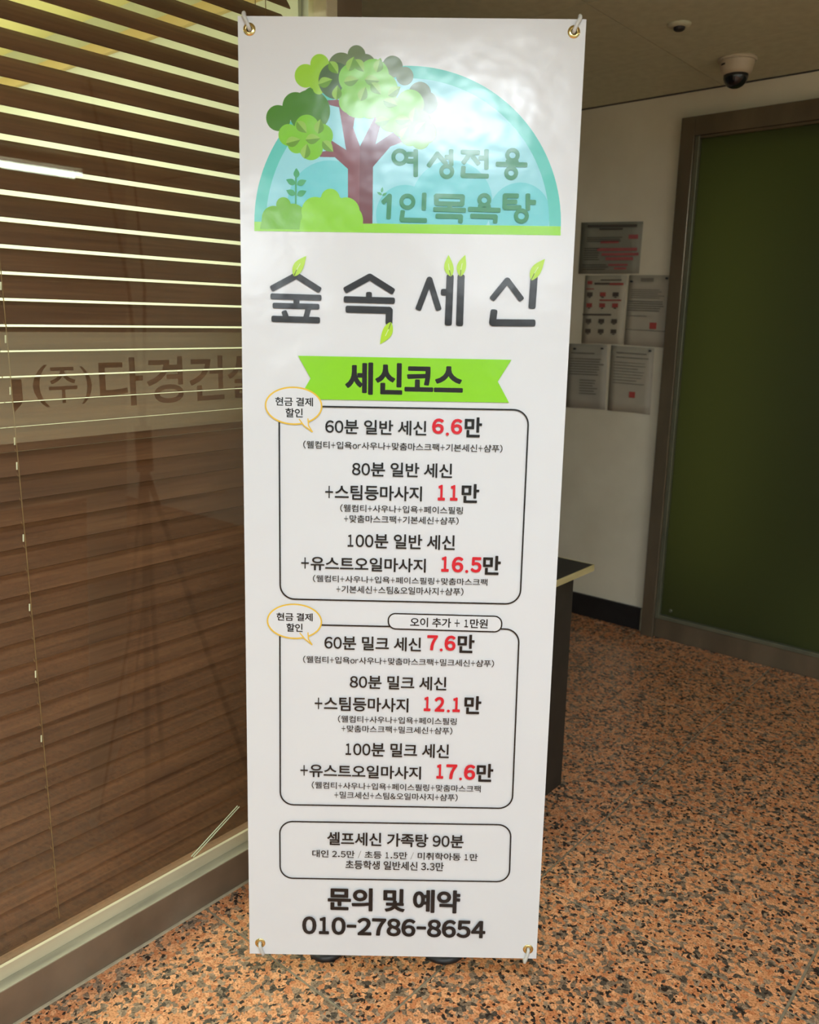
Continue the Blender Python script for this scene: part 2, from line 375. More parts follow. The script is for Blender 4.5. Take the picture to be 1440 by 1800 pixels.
def fill2d(loops, depth=0.0):
    """flat 2D fill of nested closed loops (even-odd), returns verts, faces"""
    c = bpy.data.curves.new('fill', 'CURVE'); c.dimensions = '2D'; c.fill_mode = 'BOTH'
    for lp in loops:
        s = c.splines.new('POLY'); s.points.add(len(lp) - 1); s.use_cyclic_u = True
        for p, q in zip(s.points, lp): p.co = (q[0], q[1], 0, 1)
    c.extrude = depth
    o = bpy.data.objects.new('fill', c); COL.objects.link(o)
    dg = bpy.context.evaluated_depsgraph_get(); dg.update()
    me = o.evaluated_get(dg).to_mesh()
    vs = [tuple(v.co) for v in me.vertices]; fs = [tuple(p.vertices) for p in me.polygons]
    o.evaluated_get(dg).to_mesh_clear(); bpy.data.objects.remove(o); bpy.data.curves.remove(c)
    return vs, fs
def text_loops(s, bold=0.0):
    """closed outlines of a lettering via its boundary edges"""
    vs, fs = text_mesh(s, bold)
    bm = bmesh.new(); bv = [bm.verts.new((x, y, 0)) for x, y in vs]
    for f in fs:
        try: bm.faces.new([bv[i] for i in f])
        except ValueError: pass
    bmesh.ops.remove_doubles(bm, verts=bm.verts, dist=1e-5)
    nxt = {}
    for e in bm.edges:
        if len(e.link_faces) == 1:
            a, b = e.verts; nxt.setdefault(a, []).append(b); nxt.setdefault(b, []).append(a)
    loops = []; seen = set()
    for st in nxt:
        if st in seen: continue
        lp = [st]; seen.add(st); cur = st
        while True:
            n = [q for q in nxt[cur] if q not in seen]
            if not n: break
            cur = n[0]; seen.add(cur); lp.append(cur)
        if len(lp) > 2: loops.append([(v.co.x, v.co.y) for v in lp])
    bm.free()
    return loops
# frosted band with the letters left clear
FZ0, FZ1 = 1.150, 1.348
loops = [[(-1.11, FZ0), (1.439, FZ0), (1.439, FZ1), (-1.11, FZ1)]]
def place_word(s, y0, y1, z0, z1, bold=.01):
    lp = text_loops(s, bold); xs = [p[0] for l in lp for p in l]; zs = [p[1] for l in lp for p in l]
    a, b, c, d = min(xs), max(xs), min(zs), max(zs)
    for l in lp: loops.append([(y0 + (p[0] - a) / (b - a) * (y1 - y0), z0 + (p[1] - c) / (d - c) * (z1 - z0)) for p in l])
place_word('(', .727, .757, 1.211, 1.289, .0); place_word('주', .754 + .003, .813, 1.217, 1.284)
place_word(')', .820, .843, 1.213, 1.284, .0)
for ch, a, b in (('다', .859, .955), ('경', .963, 1.051), ('건', 1.066, 1.157), ('설', 1.167, 1.258)): place_word(ch, a, b, 1.203, 1.299, .015)
loops.append([(.688, 1.265), (.707, 1.264), (.707, 1.228), (.703, 1.219), (.690, 1.206), (.688, 1.215)])
vs, fs = fill2d(loops)
bm = bmesh.new(); bv = [bm.verts.new((-1.5252 + 1.49, v[0] + 1.4, v[1])) for v in vs]
for f in fs:
    try: bm.faces.new([bv[i] for i in f])
    except ValueError: pass
obj('frosted_film', bm, M_film, win, label='frosted band with clear cut-out lettering')

# ------------------------------------------------------------------ blind
PIT = .0466; WS = .0512; TH = math.radians(52.5); XO = -1.565
blind = empty('window_blind', (-1.58, .25, 2.28), label='dark brown wood-print horizontal slat blind behind the window glass', category='blind')
bm = bmesh.new()
nseg = 4; A = []; Bv = []
for i in range(nseg + 1):
    t = i / nseg; crown = .0022 * (1 - (2 * t - 1) ** 2)
    x = -math.cos(TH) * WS * t + math.sin(TH) * crown; z = math.sin(TH) * WS * t + math.cos(TH) * crown
    A.append((x, z))
ys = (-1.10, 1.405)
th = .0025
outl = A + [(x - math.sin(TH) * th, z - math.cos(TH) * th) for x, z in reversed(A)]
r0 = [bm.verts.new((x, ys[0] - .25, z)) for x, z in outl]; r1 = [bm.verts.new((x, ys[1] - .25, z)) for x, z in outl]
n = len(outl)
for i in range(n): bm.faces.new((r0[i], r0[(i + 1) % n], r1[(i + 1) % n], r1[i]))
bm.faces.new(r0[::-1]); bm.faces.new(r1); bmesh.ops.recalc_face_normals(bm, faces=bm.faces)
me = bpy.data.meshes.new('slat'); bm.to_mesh(me); bm.free(); me.materials.append(M_slat)
for k in range(-7, 39):
    z = 1.875 - k * PIT
    o = bpy.data.objects.new('slat', me); link(o, blind); o.location = (XO + 1.58, 0, z - 2.28)
    o.rotation_euler = (0, random.uniform(-.012, .012), 0)
obj('head_rail', box(bmesh.new(), -.03, .03, -1.35, 1.155, -.045, .0, .002), M_slat, blind)
obj('bottom_rail', box(bmesh.new(), -.022, .016, -1.35, 1.155, .064 - 2.28, .080 - 2.28, .003), M_slat, blind)
for yc in (.703, -.2, 1.33):
    bm = bmesh.new()
    for dx in (.0175, -.017): tube(bm, [(dx, yc - .25, -.04), (dx, yc - .25 + .002, -1.0), (dx, yc - .25 + .003, .12 - 2.28)], .0009, 6)
    for k in range(-7, 38):
        z = 1.875 - k * PIT - 2.28
        tube(bm, [(.0175, yc - .25, z - .002), (-.017, yc - .25, z + .036)], .0006, 4)
    obj('ladder_cord', bm, M_cord, blind)
    if yc == .703:
        for k in (5, 9, 10, 12, 14, 16, 17, 20, 23, 26, 29):  # pale bits that paint the glints along the cord
            z = 1.875 - k * PIT - 2.28 + .012
            bm = tube(bmesh.new(), [(.0185, yc - .252, z), (.0185, yc - .251, z + .014)], .0013, 6); obj('cord_glint', bm, M_glint, blind)

# double white reflection in the glass, built as two thin rods
rd = empty('reflection_pair', (-1.536, 1.02, .1005), label='pair of thin white rods standing in for a reflection in the window glass', category='reflection_rod')
for d in (0, .0055):
    obj('reflection_rod', tube(bmesh.new(), [(0, .002 + d, .0155 - d * .9), (0, .143 + d, .085 - d * .9)], .0012, 8), M_reflection, rd)

# ------------------------------------------------------------------ door in the back wall
door = empty('door_1', (-1.52, 3.5, 0), kind='structure')
di = Matrix.Translation((1.52, -3.5, 0))
def dpart(name, dims, m, bevel=0, parent=door, **kw):
    bm = box(bmesh.new(), *dims, bevel=bevel); bm.transform(di); return obj(name, bm, m, parent, **kw)
dpart('frame_post', (-1.52, -1.462, 3.44, 3.56, .0, 2.19), M_doorframe, .002)
dpart('frame_post', (.29, .35, 3.44, 3.56, .0, 2.19), M_doorframe, .002)
dpart('frame_head', (-1.462, .29, 3.44, 3.56, 2.118, 2.19), M_doorframe, .002)
dpart('threshold', (-1.462, .29, 3.46, 3.56, 0, .092), M_doorframe, .002)
dpart('moulding', (-1.462, -1.444, 3.452, 3.49, .092, 2.118), M_mould, .002)
dpart('moulding', (-1.444, .29, 3.452, 3.49, .092, .110), M_mould, .002)
dpart('moulding', (-1.444, .29, 3.452, 3.49, 2.108, 2.118), M_doorframe, .002)
dpart('frosted_pane', (-1.444, .29, 3.474, 3.480, .11, 2.108), M_frost)
bm = lathe(bmesh.new(), [(0, .004), (.006, .004), (.008, .002), (.008, 0)], 16, Matrix.Translation((-1.40, 3.473, .135)) @ Matrix.Rotation(math.pi / 2, 4, 'X')); bm.transform(di)
obj('screw', bm, M_mould, door)
# room behind the frosted door
boxo('wall_far_room', (-2.0, .9, 4.9, 5.0, 0, 2.5), M_wall2, kind='structure')
boxo('floor_far_room', (-2.0, .9, 3.63, 4.9, -.05, 0), M_officefloor, kind='structure')
boxo('ceiling_far_room', (-2.0, .9, 3.63, 4.9, 2.45, 2.5), M_wall2, kind='structure')
def added_point(name, loc, p, c, r=.05):
    l = bpy.data.lights.new(name, 'POINT'); l.energy = p; l.color = c; l.shadow_soft_size = r
    o = bpy.data.objects.new(name, l); COL.objects.link(o); o.location = loc
area('pane_fill_strip', (-1.30, 3.86, 1.15), (.12, 1.7), 3.4, (1, 1, .75), (-math.pi / 2, 0, 0))  # added unseen strip light, shapes the gradient on the frosted pane
added_point('pane_fill_point', (-.6, 3.78, .2), 1.8, (.85, 1, .7))  # added unseen point lights brightening the pane from behind
added_point('pane_fill_point', (-.75, 3.85, 2.3), 3, (.85, 1, .35))

# ------------------------------------------------------------------ lamps (lobby), some added as fill
def fitting(x, y, z, yaw, length, label, power, tubes=2, lit=True, grp='fluorescent fittings'):
    t = empty('ceiling_lamp', (x, y, z), label=label, category='lamp', group=grp); t.rotation_euler = (0, 0, yaw)
    obj('housing', box(bmesh.new(), -.11, .11, -length / 2 - .02, length / 2 + .02, .02, .06, .006), M_white, t)
    for s in ((-1, 1) if tubes == 2 else (0,)):
        obj('tube', tube(bmesh.new(), [(s * .065, -length / 2, -.005), (s * .065, length / 2, -.005)], .010, 12), M_tube, t, smooth=True)
        for e in (-1, 1): obj('tube_holder', box(bmesh.new(), s * .065 - .012, s * .065 + .012, e * (length / 2 + .008) - .008, e * (length / 2 + .008) + .008, -.022, .021), M_white, t)
    if power: area('lamp_light', (x, y, z - .03), (.2, length), power, WARM, (0, 0, yaw)); 
    return t
fitting(2.08, 2.25, 2.235, 0, 1.2, 'twin-tube ceiling lamp on the right side, mirrored in the window glass', 0)
fitting(-.02, .12, 2.235, math.radians(-50), .55, 'twin-tube ceiling lamp above the photographer', LAMP_NEAR)
fitting(2.0, .1, 2.235, 0, 1.2, 'added unseen twin-tube fill lamp on the right, level with the photographer', LAMP_MID_FILL)
for x, y, s in ((.4, -2.2, 'added unseen twin-tube fill lamp behind the photographer, on the left'), (2.0, -1.6, 'added unseen twin-tube fill lamp behind the photographer, on the right'), (1.3, -3.6, 'added unseen twin-tube fill lamp by the rear wall')):
    fitting(x, y, 2.235, 0, 1.2, s, LAMP_REAR_FILL / 3)

# ------------------------------------------------------------------ black desk behind the banner
desk = empty('desk', (-1.30, 1.80, 0), label='black desk with a pale plywood edge standing behind the banner', category='desk')
def kpart(name, dims, m, bevel=0, **kw):
    bm = box(bmesh.new(), *dims, bevel=bevel); bm.transform(Matrix.Translation((1.30, -1.80, 0))); return obj(name, bm, m, desk, **kw)
kpart('top', (-1.475, -1.093, 1.58, 2.115, .688, .702), M_black, .001)
kpart('edge_band', (-1.093, -1.090, 1.58, 2.117, .684, .7025), M_oak)
kpart('edge_band', (-1.475, -1.0931, 2.115, 2.118, .684, .7025), M_oak)
kpart('side_panel', (-1.150, -1.134, 1.60, 2.08, 0, .688), M_darkpaint, .001)
kpart('side_panel', (-1.47, -1.454, 1.60, 2.08, 0, .688), M_darkpaint, .001)
kpart('back_panel', (-1.454, -1.150, 1.60, 1.614, .05, .688), M_darkpaint)
kpart('shelf', (-1.454, -1.150, 1.615, 2.06, .34, .356), M_darkpaint)

# print layout of the banner, millimetres from its lower left corner
ART = {"corners":[[1.0,1797.9],[600.2,1802.5],[597.6,2.2],[0.3,-2.9]],"grommets":[[20.8,1777.0],[579.9,1782.3],[22.5,22.2],[579.5,23.4]],"texts":[["세신코스","k",0.03,192.2,1158.1,406.7,1214.2],["현금 결제","k",0.012,61.7,1133.3,131.6,1149.1],["할인","k",0.012,80.7,1112.4,112.5,1129.1],["60분 일반 세신","k",0.008,154.6,1083.6,342.5,1110.7],["6","r",0.035,354.0,1088.3,373.9,1115.2],["6","r",0.035,388.9,1088.3,408.3,1115.2],["만","k",0.022,414.0,1083.0,445.0,1119.0],["(웰컴티+입욕or사우나+맞춤마스크팩+기본세신+샴푸)","k",0,113.6,1055.1,485.3,1069.8],["80분 일반 세신","k",0.008,205.2,1005.1,392.7,1032.3],["+스팀등마사지","k",0.008,155.0,959.8,337.1,988.2],["1","r",0.035,367.8,963.2,379.6,991.2],["1","r",0.035,390.9,963.4,403.5,991.3],["만","k",0.022,412.2,959.5,444.1,994.5],["(웰컴티+사우나+입욕+페이스필링","k",0,183.4,936.6,415.1,951.3],["+맞춤마스크팩+기본세신+샴푸)","k",0,190.8,916.2,407.7,931.3],["100분 일반 세신","k",0.008,198.0,867.3,401.7,895.9],["+유스트오일마사지","k",0.008,109.5,822.1,347.6,849.3],["1","r",0.035,378.0,825.6,390.7,853.7],["6","r",0.035,398.4,824.9,418.4,853.7],["5","r",0.035,434.2,825.3,453.1,853.8],["만","k",0.022,457.3,821.3,490.0,857.4],["(웰컴티+사우나+입욕+페이스필링+맞춤마스크팩","k",0,132.0,798.8,466.5,813.0],["+기본세신+스팀&오일마사지+샴푸)","k",0,177.0,778.1,421.2,793.7],["현금 결제","k",0.012,61.6,720.4,131.4,736.1],["할인","k",0.012,80.7,698.5,111.9,715.2],["오이 추가 + 1만원","k",0.01,320.2,714.0,470.0,732.6],["60분 밀크 세신","k",0.008,154.5,664.3,342.1,692.5],["7","r",0.035,354.9,668.4,373.7,697.1],["6","r",0.035,388.8,668.2,408.3,697.2],["만","k",0.022,413.6,664.2,445.2,700.1],["(웰컴티+입욕or사우나+맞춤마스크팩+밀크세신+샴푸)","k",0,113.0,635.8,485.2,650.7],["80분 밀크 세신","k",0.008,204.6,585.6,393.6,613.5],["+스팀등마사지","k",0.008,135.8,538.6,320.2,567.8],["1","r",0.035,351.4,543.2,362.9,571.4],["2","r",0.035,372.4,542.6,390.3,571.5],["1","r",0.035,407.9,542.6,420.8,571.2],["만","k",0.022,430.7,539.0,462.7,575.4],["(웰컴티+사우나+입욕+페이스필링","k",0,181.9,514.4,416.1,529.5],["+맞춤마스크팩+밀크세신+샴푸)","k",0,188.9,494.4,408.2,509.7],["100분 밀크 세신","k",0.008,197.3,444.1,402.6,473.6],["+유스트오일마사지","k",0.008,107.3,397.5,348.2,425.2],["1","r",0.035,379.9,401.3,391.9,430.3],["7","r",0.035,399.3,401.0,419.3,430.5],["6","r",0.035,434.8,400.3,455.3,431.0],["만","k",0.022,459.6,396.6,491.6,434.0],["(웰컴티+사우나+입욕+페이스필링+맞춤마스크팩","k",0,130.2,372.7,468.4,388.1],["+밀크세신+스팀&오일마사지+샴푸)","k",0,175.5,352.4,422.9,368.3],["셀프세신 가족탕 90분","k",0.01,161.4,250.3,437.8,279.5],["대인 2.5만 / 초등 1.5만 / 미취학아동 1만","k",0.004,131.3,222.5,467.7,239.4],["초등학생 일반세신 3.3만","k",0.004,199.2,198.3,399.1,217.9],["문의 및 예약","k",0.028,164.2,105.0,433.9,155.0],["010-2786-8654","k",0.03,111.7,49.3,487.9,87.9]],"dots":[[381.8,1087.5,3.0],[426.1,826.5,3.0],[381.6,668.9,2.9],[399.1,543.8,2.9],[427.5,401.1,2.9]],"boxes":[[[68.8,1133.1],[531.1,1135.1],[530.6,763.9],[68.9,763.6],28],[[67.9,713.1],[531.5,713.6],[533.0,339.4],[66.6,335.6],27],[[65.3,298.9],[532.4,303.6],[533.9,177.5],[65.5,173.2],26]],"pill":[[277.5,739.5],[496.8,738.5],[497.2,707.4],[278.4,708.8]],"bubbles":[[[95.7,1133.7,52.0,33.8],[[106.1,1109.0],[115.1,1097.2],[130.5,1086.3],[123.4,1097.4],[122.3,1110.4]]],[[96.1,719.3,52.2,34.2],[[106.6,696.1],[116.8,683.8],[130.4,673.1],[123.2,683.9],[122.4,697.2]]]],"ribbon":[[104.1,1225.0],[495.3,1225.7],[471.7,1185.8],[494.0,1147.6],[104.7,1146.1],[127.1,1184.5]],"title":[[[[58.1,1344.0],[101.4,1367.4],[142.1,1343.2]],11.3],[[[57.2,1329.9],[143.8,1329.1]],10.5],[[[101.4,1328.3],[101.3,1314.9]],10.9],[[[60.9,1313.7],[140.1,1313.3]],10.1],[[[79.2,1302.3],[83.7,1290.2]],10.1],[[[123.0,1309.3],[118.0,1290.9]],10.1],[[[59.0,1290.1],[141.0,1289.3]],11.3],[[[191.1,1343.8],[234.0,1367.5],[275.0,1343.4]],11.7],[[[232.8,1337.8],[232.9,1327.7]],10.9],[[[190.4,1327.2],[276.6,1326.5]],11.3],[[[194.3,1309.9],[270.2,1309.4],[269.7,1287.4]],12.6],[[[323.0,1313.7],[341.7,1364.8],[359.2,1314.0]],10.9],[[[366.3,1343.2],[377.9,1343.4]],11.7],[[[378.8,1370.8],[377.8,1288.3]],13.0],[[[398.6,1371.1],[398.3,1287.9]],13.0],[[[456.6,1334.1],[481.9,1366.0],[508.1,1334.3]],10.9],[[[529.9,1372.5],[528.6,1321.0]],13.0],[[[460.0,1311.1],[458.2,1291.2],[532.4,1292.2]],12.6]],"leaves":[[96.5,1365.3,119.3,1401.6,18.4],[273.9,1289.1,254.0,1248.6,18.4],[380.5,1370.4,374.8,1408.5,16.8],[397.0,1370.7,404.9,1409.1,16.8],[524.4,1366.8,547.8,1404.7,18.4]],"headline":[[[[295.8,1573.2],[295.3,1569.9],[293.7,1566.8],[291.2,1564.3],[288.0,1562.7],[284.5,1562.1],[280.9,1562.6],[277.7,1564.1],[275.1,1566.5],[273.4,1569.5],[272.8,1572.8],[273.3,1576.2],[274.8,1579.2],[277.3,1581.7],[280.5,1583.3],[284.1,1583.9],[287.6,1583.4],[290.8,1581.9],[293.4,1579.6],[295.1,1576.6],[295.8,1573.2]],7.1],[[[298.4,1578.1],[312.2,1578.3]],8.1],[[[298.6,1566.8],[312.5,1566.6]],8.1],[[[312.1,1584.4],[313.0,1542.6]],8.1],[[[335.7,1559.6],[350.3,1579.9],[365.9,1563.6]],8.1],[[[365.6,1574.5],[374.8,1574.7]],8.1],[[[374.5,1585.5],[375.2,1562.1]],8.1],[[[377.4,1550.7],[377.0,1547.9],[375.7,1545.3],[373.6,1543.2],[370.9,1541.9],[367.9,1541.4],[364.9,1541.8],[362.2,1543.0],[360.0,1545.0],[358.6,1547.6],[358.0,1550.4],[358.4,1553.2],[359.7,1555.8],[361.8,1557.9],[364.5,1559.2],[367.4,1559.7],[370.4,1559.3],[373.2,1558.1],[375.4,1556.1],[376.8,1553.6],[377.4,1550.7]],7.1],[[[393.8,1583.7],[422.8,1582.9]],8.1],[[[396.7,1565.9],[408.1,1581.8],[423.0,1564.7]],8.1],[[[425.4,1574.3],[436.9,1574.1]],8.1],[[[436.4,1586.6],[437.5,1557.1]],8.1],[[[397.0,1558.1],[396.0,1544.1],[439.8,1544.0]],8.1],[[[491.8,1579.8],[491.4,1577.1],[490.2,1574.7],[488.3,1572.7],[485.8,1571.5],[483.0,1571.0],[480.1,1571.4],[477.5,1572.5],[475.4,1574.4],[474.0,1576.8],[473.4,1579.5],[473.8,1582.2],[475.0,1584.6],[476.9,1586.6],[479.4,1587.9],[482.2,1588.3],[485.1,1588.0],[487.7,1586.8],[489.8,1584.9],[491.2,1582.5],[491.8,1579.8]],7.1],[[[475.2,1570.0],[474.5,1563.9]],8.1],[[[489.4,1570.2],[491.1,1564.2]],8.1],[[[456.1,1564.4],[507.2,1564.0]],8.1],[[[490.3,1550.2],[489.9,1547.6],[488.8,1545.3],[486.9,1543.4],[484.6,1542.2],[481.9,1541.7],[479.1,1542.1],[476.7,1543.2],[474.6,1545.0],[473.3,1547.3],[472.8,1549.9],[473.1,1552.4],[474.3,1554.8],[476.1,1556.6],[478.5,1557.9],[481.2,1558.3],[483.9,1558.0],[486.4,1556.8],[488.4,1555.0],[489.7,1552.7],[490.3,1550.2]],7.1],[[[256.4,1496.6],[267.4,1507.4],[266.1,1470.1]],8.1],[[[309.8,1498.5],[309.3,1495.3],[307.9,1492.4],[305.5,1490.1],[302.6,1488.6],[299.3,1488.1],[296.0,1488.5],[293.0,1489.9],[290.6,1492.1],[289.0,1494.9],[288.4,1498.1],[288.9,1501.2],[290.4,1504.1],[292.7,1506.4],[295.6,1507.9],[298.9,1508.4],[302.2,1508.0],[305.2,1506.6],[307.6,1504.4],[309.2,1501.6],[309.8,1498.5]],7.1],[[[328.9,1511.6],[328.6,1486.4]],8.1],[[[291.1,1481.3],[289.5,1467.0],[332.3,1466.9]],8.1],[[[349.9,1508.9],[397.1,1508.5],[396.6,1495.7],[351.1,1496.1],[349.9,1508.9]],8.1],[[[374.4,1494.8],[374.6,1486.8]],8.1],[[[347.7,1486.3],[401.6,1485.5]],8.1],[[[352.1,1474.8],[394.9,1474.8],[394.3,1465.4]],8.1],[[[444.5,1503.6],[444.2,1501.0],[443.0,1498.7],[441.2,1496.8],[438.7,1495.5],[436.0,1495.1],[433.3,1495.4],[430.8,1496.6],[428.8,1498.4],[427.5,1500.7],[426.9,1503.3],[427.3,1505.9],[428.4,1508.3],[430.3,1510.1],[432.7,1511.4],[435.4,1511.8],[438.2,1511.5],[440.7,1510.3],[442.7,1508.5],[444.0,1506.2],[444.5,1503.6]],7.1],[[[429.1,1494.5],[428.4,1487.8]],8.1],[[[443.0,1494.7],[444.2,1488.1]],8.1],[[[409.4,1487.5],[462.8,1486.7]],8.1],[[[413.9,1476.0],[456.7,1475.5],[456.1,1466.6]],8.1],[[[494.2,1511.6],[472.0,1511.6],[472.3,1491.3],[499.7,1491.8]],8.1],[[[472.4,1501.0],[491.9,1501.4]],8.1],[[[512.6,1513.7],[513.7,1489.4]],8.1],[[[513.1,1501.8],[525.2,1501.1]],8.1],[[[512.3,1477.9],[512.0,1475.0],[510.7,1472.3],[508.7,1470.2],[506.0,1468.9],[503.0,1468.3],[500.0,1468.7],[497.2,1470.0],[495.0,1472.0],[493.5,1474.6],[492.9,1477.5],[493.2,1480.4],[494.5,1483.0],[496.6,1485.1],[499.2,1486.5],[502.2,1487.0],[505.2,1486.6],[508.0,1485.3],[510.2,1483.3],[511.7,1480.7],[512.3,1477.9]],7.1]],"dome":[[25.9,1458.4],[574.0,1461.7],[294.6,1723.3],[46.9,1455.3],[553.0,1462.2],[295.0,1703.1]],"ground":[[25.9,1459.3],[573.5,1461.6],[574.3,1446.0],[25.8,1443.2]],"clouds":[[162.2,1488.6,77.1],[378.0,1497.1,72.5],[499.3,1479.4,55.2],[294.9,1475.5,51.4]],"bush_dark":[[78.4,1488.8,13.1],[61.0,1465.4,21.5],[94.6,1465.1,26.2],[78.3,1462.6,23.4]],"bush_light":[[162.1,1501.0,16.8],[135.7,1478.3,25.2],[190.1,1479.4,24.3],[162.2,1473.1,35.1],[136.6,1463.7,25.7],[192.6,1464.7,28.0]],"bush_base":[[[39.5,1464.1],[118.0,1464.6],[117.9,1444.1],[35.6,1443.4]],[[109.6,1464.5],[219.6,1464.8],[223.6,1445.2],[106.3,1444.3]]],"trunk":[[193.6,1458.9],[192.8,1551.7],[169.6,1570.9],[143.4,1570.9],[138.7,1578.2],[163.1,1583.0],[163.0,1599.0],[189.3,1583.5],[176.5,1653.5],[160.0,1657.0],[154.5,1664.6],[175.0,1666.2],[194.8,1639.7],[205.7,1646.3],[201.4,1620.4],[213.7,1589.6],[237.8,1636.1],[237.7,1646.8],[250.7,1632.1],[241.2,1594.0],[273.9,1615.3],[288.8,1598.3],[267.4,1590.5],[237.1,1556.0],[237.4,1459.8]],"trunk_shade":[[213.7,1589.6],[237.8,1636.1],[250.7,1632.1],[241.2,1594.0],[273.9,1615.3],[288.8,1598.3],[267.4,1590.5],[237.1,1556.0],[237.4,1459.8],[213.6,1459.3]],"fol":[["dark",[[70.0,1634.0,21.5],[100.7,1653.8,23.4],[126.3,1647.0,34.6],[129.4,1669.7,15.9],[118.0,1640.4,28.0]]],["grey",[[206.2,1739.4,15.4],[180.1,1719.2,23.4],[222.2,1723.7,17.3],[268.8,1721.2,17.8],[290.4,1706.4,15.0],[317.3,1678.1,19.6],[329.9,1663.4,18.7],[254.0,1715.0,14.0]]],["yellow",[[118.1,1703.8,19.2],[142.5,1723.2,16.4],[138.5,1700.4,19.6],[140.8,1684.3,10.3]]],["deep",[[170.3,1696.7,29.9],[188.5,1688.6,21.0],[156.7,1700.7,15.4]]],["light",[[199.8,1701.4,24.3],[236.0,1706.3,27.1],[211.4,1669.8,33.7],[249.9,1683.3,29.0],[229.8,1656.1,20.6],[195.6,1663.2,19.6],[269.7,1643.1,29.0],[300.4,1660.8,24.3],[291.9,1630.7,25.7]]],["mid",[[320.1,1633.3,17.8],[328.8,1615.0,19.6],[301.5,1609.3,17.8],[319.9,1603.2,16.8]]],["front",[[88.2,1606.3,18.2],[120.3,1619.0,21.5],[146.5,1606.5,19.6],[127.2,1586.7,21.5],[101.9,1591.9,15.9],[118.0,1601.7,21.0]]]],"sprigs":[[102.6,1629.1,119.7,1610.3,17.3],[139.6,1609.2,144.1,1633.9,17.3],[83.1,1592.2,108.8,1599.2,17.3],[117.6,1599.3,144.1,1602.0,17.3],[147.7,1597.3,166.6,1579.8,17.3],[115.7,1567.5,120.3,1592.5,17.3],[159.4,1727.6,174.6,1707.9,17.3],[139.8,1689.9,164.5,1698.7,17.3],[171.6,1665.4,173.8,1689.9,17.3],[192.9,1713.0,201.7,1736.1,17.3],[204.2,1731.7,219.4,1712.0,17.3],[184.6,1694.8,210.5,1699.5,17.3],[220.7,1699.5,247.0,1697.8,17.3],[241.6,1711.4,248.0,1735.1,17.3],[213.8,1664.7,222.6,1688.0,17.3],[232.2,1694.5,249.4,1675.9,17.3],[240.0,1629.7,266.0,1634.5,17.3],[274.9,1634.6,301.4,1635.1,17.3],[311.2,1612.8,327.8,1632.2,17.3],[253.7,1666.3,278.7,1658.3,17.3],[262.0,1674.3,283.4,1688.8,17.3],[305.5,1631.5,309.6,1656.0,17.3],[285.8,1602.5,298.6,1624.4,17.3]],"sapling":[[[100.9,1549.2],[100.3,1489.7]],[[101.8,1534.7,101.8,1551.4,10.6],[100.0,1524.8,83.2,1531.9,10.6],[102.6,1523.6,119.4,1531.3,10.6],[99.9,1506.7,83.1,1513.9,10.6],[102.6,1505.5,119.4,1513.2,10.6]]],"sapling2":[[253.0,1512.9,254.6,1522.5,4.3],[253.7,1509.1,244.8,1513.8,4.3],[254.2,1507.8,262.9,1512.8,4.3]]}
# ------------------------------------------------------------------ banner
UX = Vector((0.76799157, 0.64044344, -0.00459957)); UY = Vector((-0.03030715, 0.04351475, 0.99859298))
UX.normalize(); UY = (UY - UX * UY.dot(UX)).normalized(); UN = UX.cross(UY)
BL = Vector((-1.20940493, 0.93392719, 0.09))
BM = Matrix(((UX.x, UY.x, UN.x, BL.x), (UX.y, UY.y, UN.y, BL.y), (UX.z, UY.z, UN.z, BL.z), (0, 0, 0, 1)))
banner = empty('banner', label='tall white vinyl banner with a green tree picture and Korean bath price list', category='banner')
banner.matrix_world = BM
mm = .001
layer = [0]
def H():
    layer[0] += 1; return .00021 + layer[0] * .000005
def flat(name, vs, fs, m, parent=banner, h=None, **kw):
    if h is None: h = H()
    bm = bmesh.new(); bv = [bm.verts.new((v[0], v[1], h + (v[2] if len(v) > 2 else 0))) for v in vs]
    for f in fs:
        try: bm.faces.new([bv[i] for i in f])
        except ValueError: pass
    for f in bm.faces:
        f.normal_update()
        if f.normal.z < 0: f.normal_flip()
    return obj(name, bm, m, parent, **kw)
def poly(name, pts, m, parent=banner, **kw):
    vs, fs = fill2d([[(x * mm, y * mm) for x, y in pts]]); vs = [v[:2] for v in vs]; return flat(name, vs, fs, m, parent, **kw)
def circle(cx, cy, rx, ry=None, n=40):
    ry = rx if ry is None else ry
    return [(cx + rx * math.cos(2 * math.pi * i / n), cy + ry * math.sin(2 * math.pi * i / n)) for i in range(n)]
def multi(name, shapes, m, parent=banner, ring_w=None, **kw):
    """several overlapping loops, each on its own micro layer, in one mesh"""
    bm = bmesh.new()
    for lp in shapes:
        h = H(); bv = [bm.verts.new((x * mm, y * mm, h)) for x, y in lp]
        f = bm.faces.new(bv); f.normal_update()
        if f.normal.z < 0: f.normal_flip()
    return obj(name, bm, m, parent, **kw)
def stroke_loops(pts, wd):
    """one rounded-corner capsule per segment"""
    out = []
    for (x0, y0), (x1, y1) in zip(pts, pts[1:]):
        dx, dy = x1 - x0, y1 - y0; l = math.hypot(dx, dy) or 1e-6; a = math.atan2(dy, dx); r = wd / 2; lp = []
        for k in range(7): t = a - math.pi / 2 + math.pi * k / 6; lp.append((x1 + r * se(t - a)[0] * math.cos(a) - r * se(t - a)[1] * math.sin(a), y1 + r * se(t - a)[0] * math.sin(a) + r * se(t - a)[1] * math.cos(a)))
        for k in range(7): t = a + math.pi / 2 + math.pi * k / 6; lp.append((x0 + r * se(t - a)[0] * math.cos(a) - r * se(t - a)[1] * math.sin(a), y0 + r * se(t - a)[0] * math.sin(a) + r * se(t - a)[1] * math.cos(a)))
        out.append(lp)
    return out
def se(t):  # squarish end: flattened cap
    c, s = math.cos(t), math.sin(t)
    return (math.copysign(abs(c) ** .8 * .62, c), math.copysign(abs(s) ** .62, s))
